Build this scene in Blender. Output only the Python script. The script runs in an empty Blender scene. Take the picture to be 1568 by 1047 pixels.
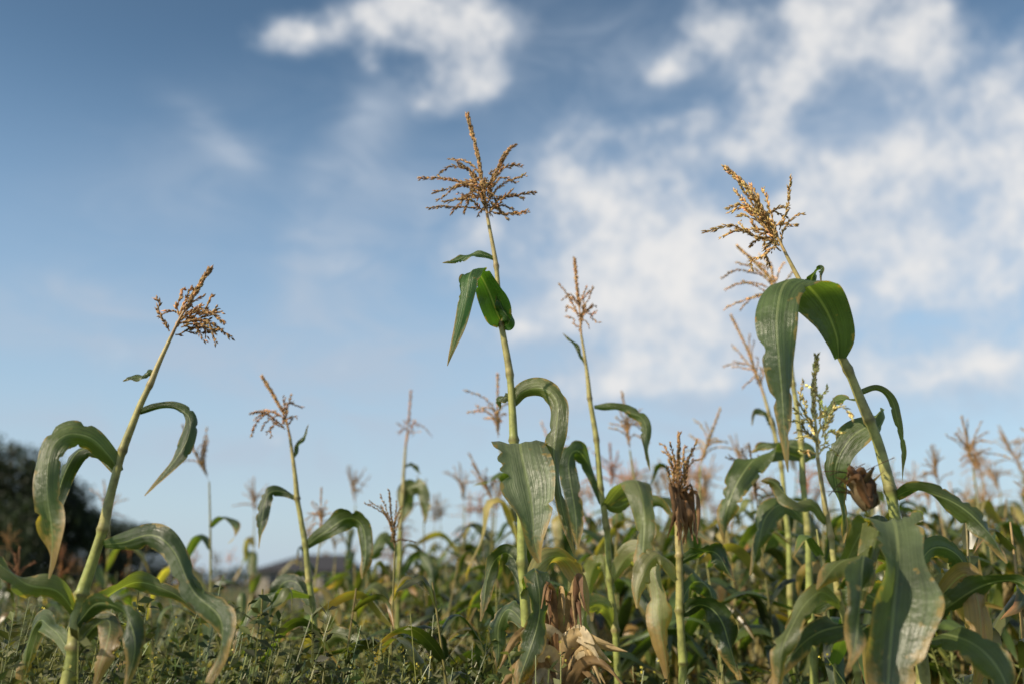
import bpy, math, random
import numpy as np
rng=np.random.default_rng(11)
R=math.radians
scene=bpy.context.scene
FP=1524.4; CAMH=0.9; PITCH=R(13.55)
def W(u,v,d):
    x=(u-784)/FP; y=(523-v)/FP
    cp,sp=math.cos(PITCH),math.sin(PITCH)
    D=np.array([x,cp-y*sp,sp+y*cp]); D=D*(d/D[1])
    return np.array([D[0],D[1],D[2]+CAMH])
def nrm(a):
    a=np.asarray(a,float); l=np.linalg.norm(a,axis=-1,keepdims=True); return a/np.maximum(l,1e-9)

# ------------------------------------------------------------ mesh builder
class MB:
    def __init__(s): s.V=[];s.Q=[];s.T=[];s.qm=[];s.tm=[];s.uv=[];s.c=[];s.n=0
    def add(s,V,Q=None,T=None,mat=0,uv=None,col=(1,1,1)):
        V=np.asarray(V,float); k=len(V)
        if Q is not None and len(Q): Q=np.asarray(Q,np.int64); s.Q.append(Q+s.n); s.qm.append(np.full(len(Q),mat) if np.isscalar(mat) else mat)
        if T is not None and len(T): T=np.asarray(T,np.int64); s.T.append(T+s.n); s.tm.append(np.full(len(T),mat) if np.isscalar(mat) else mat)
        s.V.append(V); s.uv.append(np.zeros((k,2)) if uv is None else np.asarray(uv,float))
        c=np.asarray(col,float); s.c.append(np.tile(c,(k,1)) if c.ndim==1 else c); s.n+=k
    def pack(s):
        Q=np.concatenate(s.Q) if s.Q else np.zeros((0,4),np.int64); T=np.concatenate(s.T) if s.T else np.zeros((0,3),np.int64)
        return dict(V=np.concatenate(s.V),Q=Q,T=T,qm=np.concatenate(s.qm) if s.Q else np.zeros(0,int),tm=np.concatenate(s.tm) if s.T else np.zeros(0,int),uv=np.concatenate(s.uv),c=np.concatenate(s.c))
    def addpack(s,p,sc,rz,loc,tint=(1,1,1),shear=(0,0)):
        V=p['V']*sc; c,sn=math.cos(rz),math.sin(rz)
        V=np.stack([V[:,0]*c-V[:,1]*sn+shear[0]*V[:,2]+loc[0],V[:,0]*sn+V[:,1]*c+shear[1]*V[:,2]+loc[1],V[:,2]+loc[2]],1)
        s.Q.append(p['Q']+s.n); s.qm.append(p['qm']); s.T.append(p['T']+s.n); s.tm.append(p['tm'])
        s.V.append(V); s.uv.append(p['uv']); s.c.append(p['c']*np.array(tint)); s.n+=len(V)
    def obj(s,name,mats,smooth=True,parent=None,origin=None):
        p=s.pack(); V=p['V'].copy()
        if origin is not None: V-=np.asarray(origin)
        nq,nt=len(p['Q']),len(p['T'])
        me=bpy.data.meshes.new(name); me.vertices.add(len(V)); me.vertices.foreach_set('co',V.ravel())
        li=np.concatenate([p['Q'].ravel(),p['T'].ravel()]).astype(np.int32)
        me.loops.add(len(li)); me.loops.foreach_set('vertex_index',li)
        me.polygons.add(nq+nt)
        st=np.concatenate([np.arange(nq)*4,nq*4+np.arange(nt)*3]).astype(np.int32)
        me.polygons.foreach_set('loop_start',st)
        me.polygons.foreach_set('material_index',np.concatenate([p['qm'],p['tm']]).astype(np.int32))
        me.polygons.foreach_set('use_smooth',np.full(nq+nt,smooth))
        for m in mats: me.materials.append(m)
        me.update(calc_edges=True)
        uvl=me.uv_layers.new(name='UVMap'); uvl.data.foreach_set('uv',p['uv'][li].ravel())
        ca=me.color_attributes.new('Col','FLOAT_COLOR','POINT')
        ca.data.foreach_set('color',np.concatenate([p['c'],np.ones((len(V),1))],1).ravel())
        o=bpy.data.objects.new(name,me); scene.collection.objects.link(o)
        if origin is not None: o.location=origin
        if parent: o.parent=parent
        return o

# ------------------------------------------------------------ materials
def mk(name):
    m=bpy.data.materials.new(name); m.use_nodes=True; nt=m.node_tree; nt.nodes.clear(); return m,nt
class NB:
    def __init__(s,nt): s.nt=nt
    def n(s,t,**k):
        x=s.nt.nodes.new(t)
        for a,b in k.items(): setattr(x,a,b)
        return x
    def l(s,a,b): s.nt.links.new(a,b)
    def put(s,i,v):
        if isinstance(v,bpy.types.NodeSocket): s.l(v,i)
        else: i.default_value=v
    def m(s,op,a,b=0.0,c=None,clamp=False):
        x=s.n('ShaderNodeMath',operation=op); x.use_clamp=clamp
        s.put(x.inputs[0],a); s.put(x.inputs[1],b)
        if c is not None: s.put(x.inputs[2],c)
        return x.outputs[0]
    def mix(s,f,a,b,bt='MIX'):
        x=s.n('ShaderNodeMix',data_type='RGBA',blend_type=bt)
        s.put(x.inputs[0],f); s.put(x.inputs[6],a); s.put(x.inputs[7],b); return x.outputs[2]
    def mr(s,v,a,b,c=0.0,d=1.0,smooth=True):
        x=s.n('ShaderNodeMapRange',interpolation_type='SMOOTHSTEP' if smooth else 'LINEAR')
        s.put(x.inputs[0],v); s.put(x.inputs[1],a); s.put(x.inputs[2],b); s.put(x.inputs[3],c); s.put(x.inputs[4],d); return x.outputs[0]
    def noise(s,vec,sc,det=4,rough=0.55,dist=0.0):
        x=s.n('ShaderNodeTexNoise'); x.inputs['Scale'].default_value=sc; x.inputs['Detail'].default_value=det
        x.inputs['Roughness'].default_value=rough; x.inputs['Distortion'].default_value=dist
        if vec is not None: s.l(vec,x.inputs['Vector'])
        return x
def plant_mat(name,kind,far=False):
    m,nt=mk(name); b=NB(nt)
    out=b.n('ShaderNodeOutputMaterial'); pr=b.n('ShaderNodeBsdfPrincipled')
    at=b.n('ShaderNodeAttribute',attribute_name='Col'); tc=b.n('ShaderNodeTexCoord')
    col=at.outputs['Color']
    def scl(f):
        vm=b.n('ShaderNodeVectorMath',operation='SCALE'); b.l(col,vm.inputs[0]); b.l(f,vm.inputs['Scale']); return vm.outputs[0]
    if kind=='leaf':
        big=b.noise(tc.outputs['Object'],9.0,1 if far else 2).outputs[0]
        sx=b.n('ShaderNodeSeparateXYZ'); b.l(tc.outputs['UV'],sx.inputs[0])
        mid=b.m('ABSOLUTE',b.m('SUBTRACT',sx.outputs[0],0.5))
        rib=b.mr(mid,0.012,0.04,1.0,0.0)
        if far:
            c=scl(b.mr(big,0.3,0.7,0.5,1.5,False)); c=b.mix(b.m('MULTIPLY',rib,0.4),c,(0.2,0.23,0.10,1))
        else:
            mp=b.n('ShaderNodeMapping'); mp.inputs['Scale'].default_value=(30,1.2,1); b.l(tc.outputs['UV'],mp.inputs[0])
            st=b.noise(mp.outputs[0],1.0,3,0.65).outputs[0]
            pk=b.noise(tc.outputs['Object'],34.0,2,.6).outputs[0]
            f=b.m('MULTIPLY',b.mr(st,0.25,0.75,0.66,1.38,False),b.mr(big,0.3,0.7,0.65,1.35,False))
            c=scl(f)
            c=b.mix(b.m('MULTIPLY',rib,0.6),c,(0.28,0.32,0.14,1))
            e=b.m('ADD',pk,b.mr(mid,.34,.5,0.0,.2)); c=b.mix(b.mr(e,0.67,0.77,0.0,0.8),c,(0.29,0.20,0.06,1))
            bp=b.n('ShaderNodeBump'); bp.inputs['Strength'].default_value=0.6; bp.inputs['Distance'].default_value=0.005
            hh=b.m('ADD',b.m('MULTIPLY',st,0.8),b.m('MULTIPLY',pk,1.3))
            b.l(hh,bp.inputs['Height']); b.l(bp.outputs[0],pr.inputs['Normal'])
        b.l(c,pr.inputs['Base Color'])
        b.l(b.mr(big,0.3,0.7,0.32,0.45),pr.inputs['Roughness'])
        pr.inputs['Specular IOR Level'].default_value=0.8
        tr=b.n('ShaderNodeBsdfTranslucent')
        tcx=b.mix(1.0,c,(3.0,3.3,0.8,1),'MULTIPLY'); b.l(tcx,tr.inputs[0])
        ms=b.n('ShaderNodeMixShader'); ms.inputs[0].default_value=0.36
        b.l(pr.outputs[0],ms.inputs[1]); b.l(tr.outputs[0],ms.inputs[2]); b.l(ms.outputs[0],out.inputs[0])
    else:
        sc={'stem':45.0,'tassel':140.0,'bark':12.0,'foliage':3.0,'dry':40.0}[kind]
        nn=b.noise(tc.outputs['Object'],sc,2,0.65).outputs[0]
        c=scl(b.mr(nn,0.25,0.75,0.55,1.45,False))
        if kind=='stem': c=b.mix(b.mr(nn,.62,.74,0,.4),c,(.22,.13,.055,1))
        b.l(c,pr.inputs['Base Color'])
        pr.inputs['Roughness'].default_value={'stem':0.45,'tassel':0.65,'bark':0.9,'foliage':0.6,'dry':0.7}[kind]
        if kind in('foliage','dry','tassel'):
            tr=b.n('ShaderNodeBsdfTranslucent'); b.l(b.mix(1.0,c,(1.8,1.8,1.0,1),'MULTIPLY'),tr.inputs[0])
            ms=b.n('ShaderNodeMixShader'); ms.inputs[0].default_value=0.25
            b.l(pr.outputs[0],ms.inputs[1]); b.l(tr.outputs[0],ms.inputs[2]); b.l(ms.outputs[0],out.inputs[0])
        else: b.l(pr.outputs[0],out.inputs[0])
    return m
M_LEAF=plant_mat('corn_leaf','leaf'); M_STEM=plant_mat('corn_stalk','stem'); M_TAS=plant_mat('corn_tassel','tassel'); M_DRY=plant_mat('dry_husk','dry')
M_FLEAF=plant_mat('field_leaf','leaf',True)
M_FOL=plant_mat('foliage','foliage'); M_BARK=plant_mat('bark','bark')
MATS=[M_LEAF,M_STEM,M_TAS,M_DRY]; FMATS=[M_FLEAF,M_STEM,M_TAS,M_DRY]

# ------------------------------------------------------------ geometry helpers
def spline(P,n):
    P=np.asarray(P,float); k=len(P)
    E=np.vstack([2*P[0]-P[1],P,2*P[-1]-P[-2]])
    seg=np.linalg.norm(np.diff(P[:,:3],axis=0),axis=1)**0.75; cum=np.concatenate([[0],np.cumsum(seg)]); tt=np.linspace(0,cum[-1],n)
    out=np.zeros((n,P.shape[1]))
    for i,t in enumerate(tt):
        j=min(max(np.searchsorted(cum,t,side='right')-1,0),k-2); s=(t-cum[j])/max(cum[j+1]-cum[j],1e-9)
        a,b,c,d=E[j],E[j+1],E[j+2],E[j+3]
        out[i]=0.5*((2*b)+(-a+c)*s+(2*a-5*b+4*c-d)*s*s+(-a+3*b-3*c+d)*s**3)
    return out
def tube(mb,P,r,ns=8,mat=1,col=(1,1,1)):
    P=np.asarray(P); n=len(P); T=nrm(np.gradient(P,axis=0)); ref=np.array([0.0,1,0.05])
    if abs(T[0]@nrm(ref))>0.9: ref=np.array([1.0,0,0])
    A=nrm(np.cross(T,ref)); B=np.cross(T,A); a=np.linspace(0,2*np.pi,ns,endpoint=False)
    V=P[:,None]+(A[:,None]*np.cos(a)[None,:,None]+B[:,None]*np.sin(a)[None,:,None])*np.asarray(r).reshape(-1,1,1)
    i=np.arange(n-1)[:,None]*ns; j=np.arange(ns)[None]; j2=(j+1)%ns
    Q=np.stack([i+j,i+j2,i+ns+j2,i+ns+j],-1).reshape(-1,4)
    c=np.asarray(col,float)
    if c.ndim==2: c=np.repeat(c,ns,0)
    mb.add(V.reshape(-1,3),Q=Q,mat=mat,col=c,uv=np.stack([np.tile(a/6.28,n),np.repeat(np.linspace(0,1,n),ns)],1))
DRY=np.array([0.32,0.21,0.08])
def ribbon(mb,P,S,w,ns=7,cup=0.3,wav=0.1,col=(0.05,0.09,0.025),dry=0.9,rg=rng,mat=0,edge=0.15,wl_=0.075,tears=0):
    n=len(P); T=nrm(np.gradient(P,axis=0)); S=nrm(S-T*np.sum(S*T,1,keepdims=True)); N=np.cross(S,T)
    N=nrm(N)
    s=np.linspace(-1,1,ns); w=np.asarray(w).reshape(-1,1); t=np.linspace(0,1,n)
    L=np.linalg.norm(np.diff(P,axis=0),axis=1).sum()
    ph=rg.uniform(0,6.28,6); k1=L/wl_*rg.uniform(.7,1.3)
    env=0.6+0.6*np.sin(t*L/.2*2+ph[4])
    wl=(np.sin(t*k1*rg.uniform(.8,1.2)+ph[0])+0.6*np.sin(t*k1*2.1+ph[1]))*env; wr=(np.sin(t*k1*rg.uniform(.8,1.2)+ph[2])+0.6*np.sin(t*k1*1.9+ph[3]))*env[::-1]
    wave=np.where(s[None]<0,wl[:,None],wr[:,None])*np.abs(s)[None]**2*wav
    cupv=cup*(1+0.5*np.sin(t*5+ph[5]))[:,None]
    off=(cupv*np.abs(s)[None]**1.2+wave)*w/2
    if ns>=9: off=off+(rg.normal(0,.035,ns)[None]*np.sin(t*6+ph[1])[:,None]+rg.normal(0,.03,ns)[None]*np.cos(t*11+ph[2])[:,None])*w/2
    lat=s[None]*w/2*(1-0.35*np.abs(cupv))
    rag=1+0.05*np.where(s[None]<0,np.sin(t*k1*3.3+ph[1])[:,None],np.sin(t*k1*2.7+ph[2])[:,None])*np.abs(s)[None]**3
    for q in range(tears):
        t0=rg.uniform(.25,.95); sd=rg.choice([-1,1]); dp=rg.uniform(.1,.45); e=np.exp(-((t-t0)/rg.uniform(.006,.02))**2)[:,None]
        rag=rag*(1-dp*e*((s[None]*sd)>0)*np.abs(s)[None]**2)
    V=P[:,None]+S[:,None]*(lat*rag)[...,None]+N[:,None]*off[...,None]
    i=np.arange(n-1)[:,None]*ns; j=np.arange(ns-1)[None]
    Q=np.stack([i+j,i+j+1,i+ns+j+1,i+ns+j],-1).reshape(-1,4)
    base=np.array(col)
    c=np.tile(base,(n,ns,1))
    d=np.clip((t[:,None]+edge*(np.abs(s)[None]**3)*1.0+rg.normal(0,0.03,(n,ns))-dry)/0.12,0,1)[...,None]
    c=c*(1-d)+DRY*d
    uv=np.stack([np.tile((s+1)/2,(n,1)),np.tile(t[:,None]*L/0.5+rg.uniform(0,9),(1,ns))],-1)
    mb.add(V.reshape(-1,3),Q=Q,mat=mat,col=c.reshape(-1,3),uv=uv.reshape(-1,2))
OCT=np.array([[0,0,0],[1,0,.45],[0,1,.45],[-1,0,.45],[0,-1,.45],[0,0,1.0]])
OCTF=np.array([[0,2,1],[0,3,2],[0,4,3],[0,1,4],[5,1,2],[5,2,3],[5,3,4],[5,4,1]])
def spikelets(mb,P,step=0.0045,ln=0.009,rad=0.0017,around=2,col=(.25,.15,.06),rg=rng,spread=0.35,thin=0.0009):
    L=np.concatenate([[0],np.cumsum(np.linalg.norm(np.diff(P,axis=0),axis=1))])
    tube(mb,P,np.linspace(thin*1.4,thin*0.7,len(P)),4,2,np.array(col)*0.9)
    k=max(int(L[-1]*0.97/step),2); ds=np.linspace(L[-1]*0.08,L[-1],k)
    pos=np.stack([np.interp(ds,L,P[:,a]) for a in range(3)],1)
    T=nrm(np.stack([np.interp(ds,L,np.gradient(P[:,a])) for a in range(3)],1))
    pos=np.repeat(pos,around,0); T=np.repeat(T,around,0); m=len(pos)
    pos=pos+T*rg.uniform(-.5,.5,(m,1))*step
    rnd=nrm(rg.normal(size=(m,3))); O=nrm(rnd-T*np.sum(rnd*T,1,keepdims=True))
    D=nrm(T+O*spread*rg.uniform(0.4,1.6,(m,1))); A=nrm(np.cross(D,O)); B=np.cross(D,A)
    l=ln*rg.uniform(.7,1.3,(m,1)); r=rad*rg.uniform(.75,1.25,(m,1))
    V=pos[:,None]+A[:,None]*(OCT[None,:,0:1]*r[:,None])+B[:,None]*(OCT[None,:,1:2]*r[:,None])+D[:,None]*(OCT[None,:,2:3]*l[:,None])+O[:,None]*rad*0.5
    Fc=(OCTF[None]+(np.arange(m)*6)[:,None,None]).reshape(-1,3)
    c=np.array(col)*rg.uniform(0.55,1.5,(m,1)); c=c*(1+rg.normal(0,.06,(m,3)))
    mb.add(V.reshape(-1,3),T=Fc,mat=2,col=np.clip(np.repeat(c,6,0),0,1))
def bez(a,b,c,n):
    t=np.linspace(0,1,n)[:,None]; return (1-t)**2*a+2*t*(1-t)*b+t*t*c

# ------------------------------------------------------------ featured plants (stand on the ground)
GREENS=[(0.060,0.090,0.023),(0.076,0.104,0.028),(0.108,0.125,0.040),(0.045,0.071,0.019)]
TAN=(0.50,0.32,0.135)
def plant(d,stem,leaves=(),tassel=None,tcol=TAN,scol=(0.27,0.30,0.075),lean=0.0,extra=None,low=True,seed=0,dens=1.0,fat=1.0):
    rg=np.random.default_rng(seed+100); mb=MB(); tcol=np.array(tcol)*1.35
    px=d/FP
    pts=[np.append(W(u,v,d+lean*i),r*px*.79) for i,(u,v,r) in enumerate(stem)]
    b=pts[0]; dirx=(pts[0]-pts[1])[:3]
    g=np.array([b[0]+dirx[0]/abs(dirx[2]+1e-6)*b[2]*0.25,b[1],0.0,b[3]*1.15])
    mid=np.array([(b[0]*.6+g[0]*.4),b[1],b[2]*0.5,b[3]*1.08])
    NS=150
    Pn=spline([g,mid]+pts,NS); r=Pn[:,3].copy()
    L=np.linalg.norm(np.diff(Pn[:,:3],axis=0),axis=1).sum(); t=np.linspace(0,1,NS)
    cc=np.tile(np.array(scol),(NS,1)); tan=np.array([0.42,0.31,0.13])
    f=np.clip((t-0.62)/0.35,0,1)[:,None]*0.75; cc=cc*(1-f)+tan*f
    off=np.zeros((NS,3)); sgn=1
    for q,k in enumerate(np.arange(0.06,0.93,0.15/L)):
        k+=rg.normal(0,.012)
        e=np.exp(-((t-k)/0.004)**2); r*=1+0.32*e; cc=cc*(1-.65*e[:,None])+np.array([.10,.06,.02])*.65*e[:,None]
        e2=np.clip(1-(t-k)/0.06,0,1)*(t>k); r*=1+0.14*e2
        if rg.random()<.4: cc=cc*(1-.45*e2[:,None])+np.array([.38,.28,.13])*.45*e2[:,None]
        off[:,0]+=sgn*0.0025*np.exp(-((t-k)/0.03)**2); sgn=-sgn
    tube(mb,Pn[:,:3]+off,r,12,1,cc)
    for lf in leaves:
        opt={}
        if isinstance(lf[0],dict): opt=lf[0]; lf=lf[1:]
        A=np.array([np.concatenate([W(p[0],p[1],d+p[2]),[p[3]*(d+p[2])/FP,p[4] if len(p)>4 else 0]]) for p in lf])
        Q=spline(A,opt.get('n',80)); P=Q[:,:3]; T=nrm(np.gradient(P,axis=0)); n=len(P); t=np.linspace(0,1,n)
        if opt.get('side') is not None: S=np.tile(np.array(opt['side'],float),(n,1)); S=nrm(S-T*np.sum(S*T,1,keepdims=True))
        else:
            S=np.cross(T,[0,1.0,0])
            for i in range(1,n):
                if np.linalg.norm(S[i])<0.12: S[i]=S[i-1]
                if S[i]@S[i-1]<0: S[i]=-S[i]
            S=nrm(S)
        tw=opt.get('tw',30)*(np.sin(t*7+rg.uniform(0,6))+.7*np.sin(t*15+rg.uniform(0,6)))*np.clip(t*3,0,1)
        a=np.radians(Q[:,4]+tw)[:,None]; S=S*np.cos(a)+np.cross(T,S)*np.sin(a)
        P=P+S*(np.sin(t*11+rg.uniform(0,6))*.003*np.clip(t*4,0,1))[:,None]
        col=np.array(opt.get('col',GREENS[rg.integers(4)]))
        wd_=np.maximum(Q[:,3]*fat*1.02*(1+.09*np.sin(t*13+rg.uniform(0,6))),0.0008)
        ribbon(mb,P,S,wd_,11,opt.get('cup',0.38),opt.get('wav',0.26),col,opt.get('dry',0.88),rg,opt.get('mat',0),.25,.075,7)
    if tassel:
        rp,tips=tassel['r'],tassel['tips']
        RP=spline([W(u,v,d+lean*len(stem)+(q[0] if q else 0)) for u,v,*q in rp],24)
        spikelets(mb,RP[int(24*tassel.get('bare',0.35)):],0.0036/dens,0.012,0.0026,5,tcol,rg,0.34,0.0018)
        tube(mb,RP[:14],np.linspace(stem[-1][2]*px*.79,0.0018,14),7,1,np.array(tcol)*0.85)
        for i,tp in enumerate(tips):
            s=rg.uniform(0.02,tassel.get('zone',0.35)); j=int(s*23); a=RP[j]; td=nrm(RP[min(j+2,23)]-RP[j])
            dep=tp[2] if len(tp)>2 else rg.uniform(-.09,.09)
            e=W(tp[0],tp[1],d+lean*len(stem)+dep); ln=np.linalg.norm(e-a)
            bend=a+td*ln*rg.uniform(.08,.42)+nrm(e-a)*ln*0.32
            Bz=bez(a,bend,e,18); Bz+=np.sin(np.linspace(0,3.1,18))[:,None]*rg.normal(0,0.008,3)+np.sin(np.linspace(0,rg.uniform(6,12),18))[:,None]*rg.normal(0,0.003,3)
            Bz[12:]+=np.array([0,0,-1])*(np.linspace(0,1,6)**2)[:,None]*rg.uniform(-.004,.014)
            bc=np.array(tcol)*rg.uniform(.7,1.3)
            spikelets(mb,Bz[2:],0.0062/dens,0.0118,0.0020,2+(rg.random()<.5),bc,rg,0.36,.0011)
            if rg.random()<.35 and ln>.06:
                q=Bz[rg.integers(7,12)]; e2=q+(e-q)*rg.uniform(.5,.8)+rg.normal(0,.016,3)
                spikelets(mb,bez(q,(q+e2)/2+rg.normal(0,.004,3),e2,8),0.0062/dens,0.011,0.0020,2,bc,rg,0.36)
    if low:
        z=0.15; a0=rg.uniform(0,6.28); i=0
        while z<min(b[2]-0.02,0.75):
            gen_leaf(mb,np.array([g[0]+(b[0]-g[0])*(z/b[2]),b[1],z]),a0+i*math.pi+rg.normal(0,.3),rg.uniform(.45,.6),rg.uniform(.06,.085),rg,24,5,droop=1.2); z+=0.13; i+=1
    if extra: extra(mb,rg)
    return mb.obj('corn_plant',MATS,origin=(g[0],g[1],0))
def gen_leaf(mb,base,az,L,w,rg,n=16,ns=5,droop=1.0,yel=0.1):
    e0=R(rg.uniform(48,76)); e1=-R(rg.uniform(30,88))*droop; t=np.linspace(0,1,n)
    k=rg.uniform(.2,.6); e=e0+(e1-e0)*(1/(1+np.exp(-(t-k)*rg.uniform(6,22))))
    e=np.clip(e+rg.normal(0,.22)*np.sin(t*9),-1.5,1.4)
    azv=az+rg.normal(0,0.7)*t**2
    D=np.stack([np.cos(azv)*np.cos(e),np.sin(azv)*np.cos(e),np.sin(e)],1)*(L/(n-1))
    P=base+np.cumsum(D,0)-D[0]
    S=np.stack([-np.sin(azv),np.cos(azv),0*azv],1); T=nrm(D); tw=(rg.normal(0,.8)*t+rg.normal(0,1.5)*np.clip(t-.35,0,1))[:,None]
    S=S*np.cos(tw)+np.cross(T,S)*np.sin(tw)
    wp=w*(0.5+0.5*np.sin(np.clip(t/.3,0,1)*np.pi/2))*np.clip(1-t**2.3,0,1)**0.9+0.001
    col=np.array(GREENS[rg.integers(4)])*rg.uniform(.55,1.4)
    if rg.random()<yel: col=col*.4+np.array([.28,.21,.07])*rg.uniform(.6,1.1)
    ribbon(mb,P,S,wp,ns,rg.uniform(.12,.42),0.24,col,rg.uniform(.65,1.05),rg)

# ------------------------------------------------------------ generic field plant variants
def variant(seed,H=1.9,lod=1,tas=True):
    rg=np.random.default_rng(seed); mb=MB(); n=14 if lod else 8
    t=np.linspace(0,1,n); hs=H*(0.86 if tas else 0.84); bx,by=rg.normal(0,.07,2)
    P=np.stack([bx*t**2,by*t**2,t*hs],1)
    cc=np.array([0.20,0.23,0.065])*(1-t[:,None]*.6)+np.array([.34,.27,.11])*t[:,None]*.6
    tube(mb,P,np.linspace(.0115,.004,n),6 if lod else 4,1,cc)
    a0=rg.uniform(0,6.28); zs=np.arange(0.16,0.9 if tas else .98,0.07 if lod else 0.09)
    for i,f in enumerate(zs):
        if rg.random()<0.07: continue
        big=math.sin(min(1,(1.08-f)/.6)*1.57)
        gen_leaf(mb,np.array([bx*f*f,by*f*f,f*hs]),a0+i*math.pi+rg.normal(0,.5),rg.uniform(.4,.8)*big+0.08,rg.uniform(.07,.115)*(.45+.55*big),rg,18 if lod else 9,5 if lod else 3,rg.uniform(.8,1.1),0.36 if f<.45 else .15)
    if tas:
        top=P[-1]; col=np.array(TAN)*rg.uniform(.75,1.2); tl=H*.145
        tip=top+np.array([rg.normal(0,.05),rg.normal(0,.05),tl]); nb=rg.integers(6,16)
        st=(0.006,0.013,0.003) if lod else (0.016,0.026,0.0065)
        spikelets(mb,np.linspace(top+(tip-top)*.2,tip,6),st[0],st[1],st[2]*1.1,3,col,rg,.35)
        spread=rg.uniform(.35,1)
        for i in range(nb):
            a=rg.uniform(0,6.28); b=top+(tip-top)*rg.uniform(0,.35); el=R(rg.uniform(0,75)); l=rg.uniform(.5,.85)*tl
            e=b+np.array([math.cos(a)*math.cos(el)*spread,math.sin(a)*math.cos(el)*spread,math.sin(el)])*l
            spikelets(mb,bez(b,b+(tip-top)*rg.uniform(.15,.45),e,6),st[0]*1.2,st[1]*.95,st[2]*.9,2,col*rg.uniform(.8,1.2),rg,.4)
    if rg.random()<.7:
        f=rg.uniform(.4,.6); ear(mb,np.array([bx*f*f,by*f*f,f*hs]),rg.uniform(0,6.28),0.2,rg,0.45+0.5*rg.random(),lod)
    return mb
def ear(mb,base,az,L,rg,dry,lod=1,el=62,r0=0.026,ns=7,dark=1.0):
    el=R(el); D=np.array([math.cos(az)*math.cos(el),math.sin(az)*math.cos(el),math.sin(el)]); n=12
    t=np.linspace(0,1,n); P=base+D*t[:,None]*L; r=r0*np.sin(np.clip(t*.93+.07,0,1)**.8*math.pi*.93)**.75+0.002
    colr=(np.array([.13,.18,.055])*(1-dry)+np.array([.38,.27,.13])*dry)*dark
    tube(mb,P,r,9,3,colr)
    A=nrm(np.cross(D,[0,0,1.0])); B=np.cross(D,A)
    for k in range(ns if lod else 3):
        a=rg.uniform(0,6.28); O=A*math.cos(a)+B*math.sin(a); m=14; tt=np.linspace(0,1,m)
        rr=r0*1.12*np.sin(np.clip(tt*.8+.07,0,1)**.8*math.pi*.93)**.7+.003
        fl=np.clip(tt-.6,0,1)**1.3*rg.uniform(.0,.6)
        Pk=base+D*(tt*L*rg.uniform(.75,1.15))[:,None]+O*(rr+fl*.4)[:,None]; S=np.tile(np.cross(D,O),(m,1))
        ribbon(mb,Pk,S,.042*np.clip(1-tt**3,0.04,1)*rg.uniform(.5,1),5,-.4,.2,colr*rg.uniform(.6,1.4),1.2,rg,3)
    if lod:
        for k in range(22):
            e=base+D*L*rg.uniform(1.0,1.22)+rg.normal(0,.02,3)-np.array([0,0,.02]); tube(mb,bez(base+D*L*.9,base+D*L*1.06+rg.normal(0,.008,3),e,6),np.full(6,.0009),3,3,(.07,.03,.015))

# =================== left tall leaning plant
plant(2.05,[(98,1090,12),(110,1000,11.5),(120,935,11),(150,830,9.5),(178,725,8),(212,625,6.5),(240,562,5),(262,515,3.6)],
 leaves=[
 [(238,570,0,6,0),(222,572,0,15,20),(205,577,0,13,10),(187,581,0,1,0)],
 [{'tw':14},(213,630,0,10,10),(240,622,-.02,14,50),(268,623,-.03,20,50),(288,640,-.04,26,20),(284,676,-.05,28,-20),(262,715,-.06,18,10),(220,757,-.08,2,0)],
 [{'dry':0.78,'wav':.36,'col':(.10,.13,.035)},(182,722,0,16,0),(166,695,-.02,36,10),(140,668,-.04,46,25),(104,664,-.06,46,20),(80,690,-.08,44,-10),(72,760,-.1,44,-15),(80,830,-.1,34,-10),(76,885,-.1,4,0)],
 [{'wav':.3},(180,722,0.02,14,0),(150,690,.03,24,30),(118,690,.04,30,30),(96,730,.05,28,20),(86,800,.06,20,0),(80,860,.06,2,0)],
 [{'wav':.3},(158,832,0,14,20),(190,830,-.05,34,20),(235,820,-.1,42,25),(270,845,-.12,40,-10),(298,905,-.14,44,-10),(335,945,-.16,46,0),(338,990,-.17,38,10),(320,1045,-.18,12,0)],
 [(118,940,0,18,20),(85,905,-.05,34,20),(40,890,-.08,42,30),(-20,855,-.1,32,20),(-70,850,-.1,4,0)],
 [(116,955,0,16,0),(160,915,.06,28,30),(215,890,.1,32,20),(262,905,.12,24,10),(300,940,.14,3,0)],
 [{'dry':.6},(108,1010,0,16,0),(140,960,-.02,30,20),(165,950,-.05,36,0),(160,1000,-.1,32,0),(140,1060,-.1,8,0)],
 [{'dry':.8,'col':(.10,.13,.04)},(108,1000,0,16,0),(80,960,.04,30,20),(60,950,.1,34,0),(40,1000,.12,32,0),(30,1060,.12,8,0)],
 [(112,960,0,16,0),(150,925,-.08,32,30),(190,935,-.14,38,0),(205,985,-.16,32,0),(190,1060,-.16,5,0)],
 ],
 tassel=dict(r=[(262,515),(275,488),(293,458),(320,414)],tips=[(242,460,0),(247,478),(284,440),(296,442),(310,450),(326,458),(331,472),(341,486),(338,497),(353,514,0),(335,506),(318,500),(330,514),(306,470),(312,480),(320,488)],zone=.42),tcol=(.33,.205,.085),seed=1)

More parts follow.
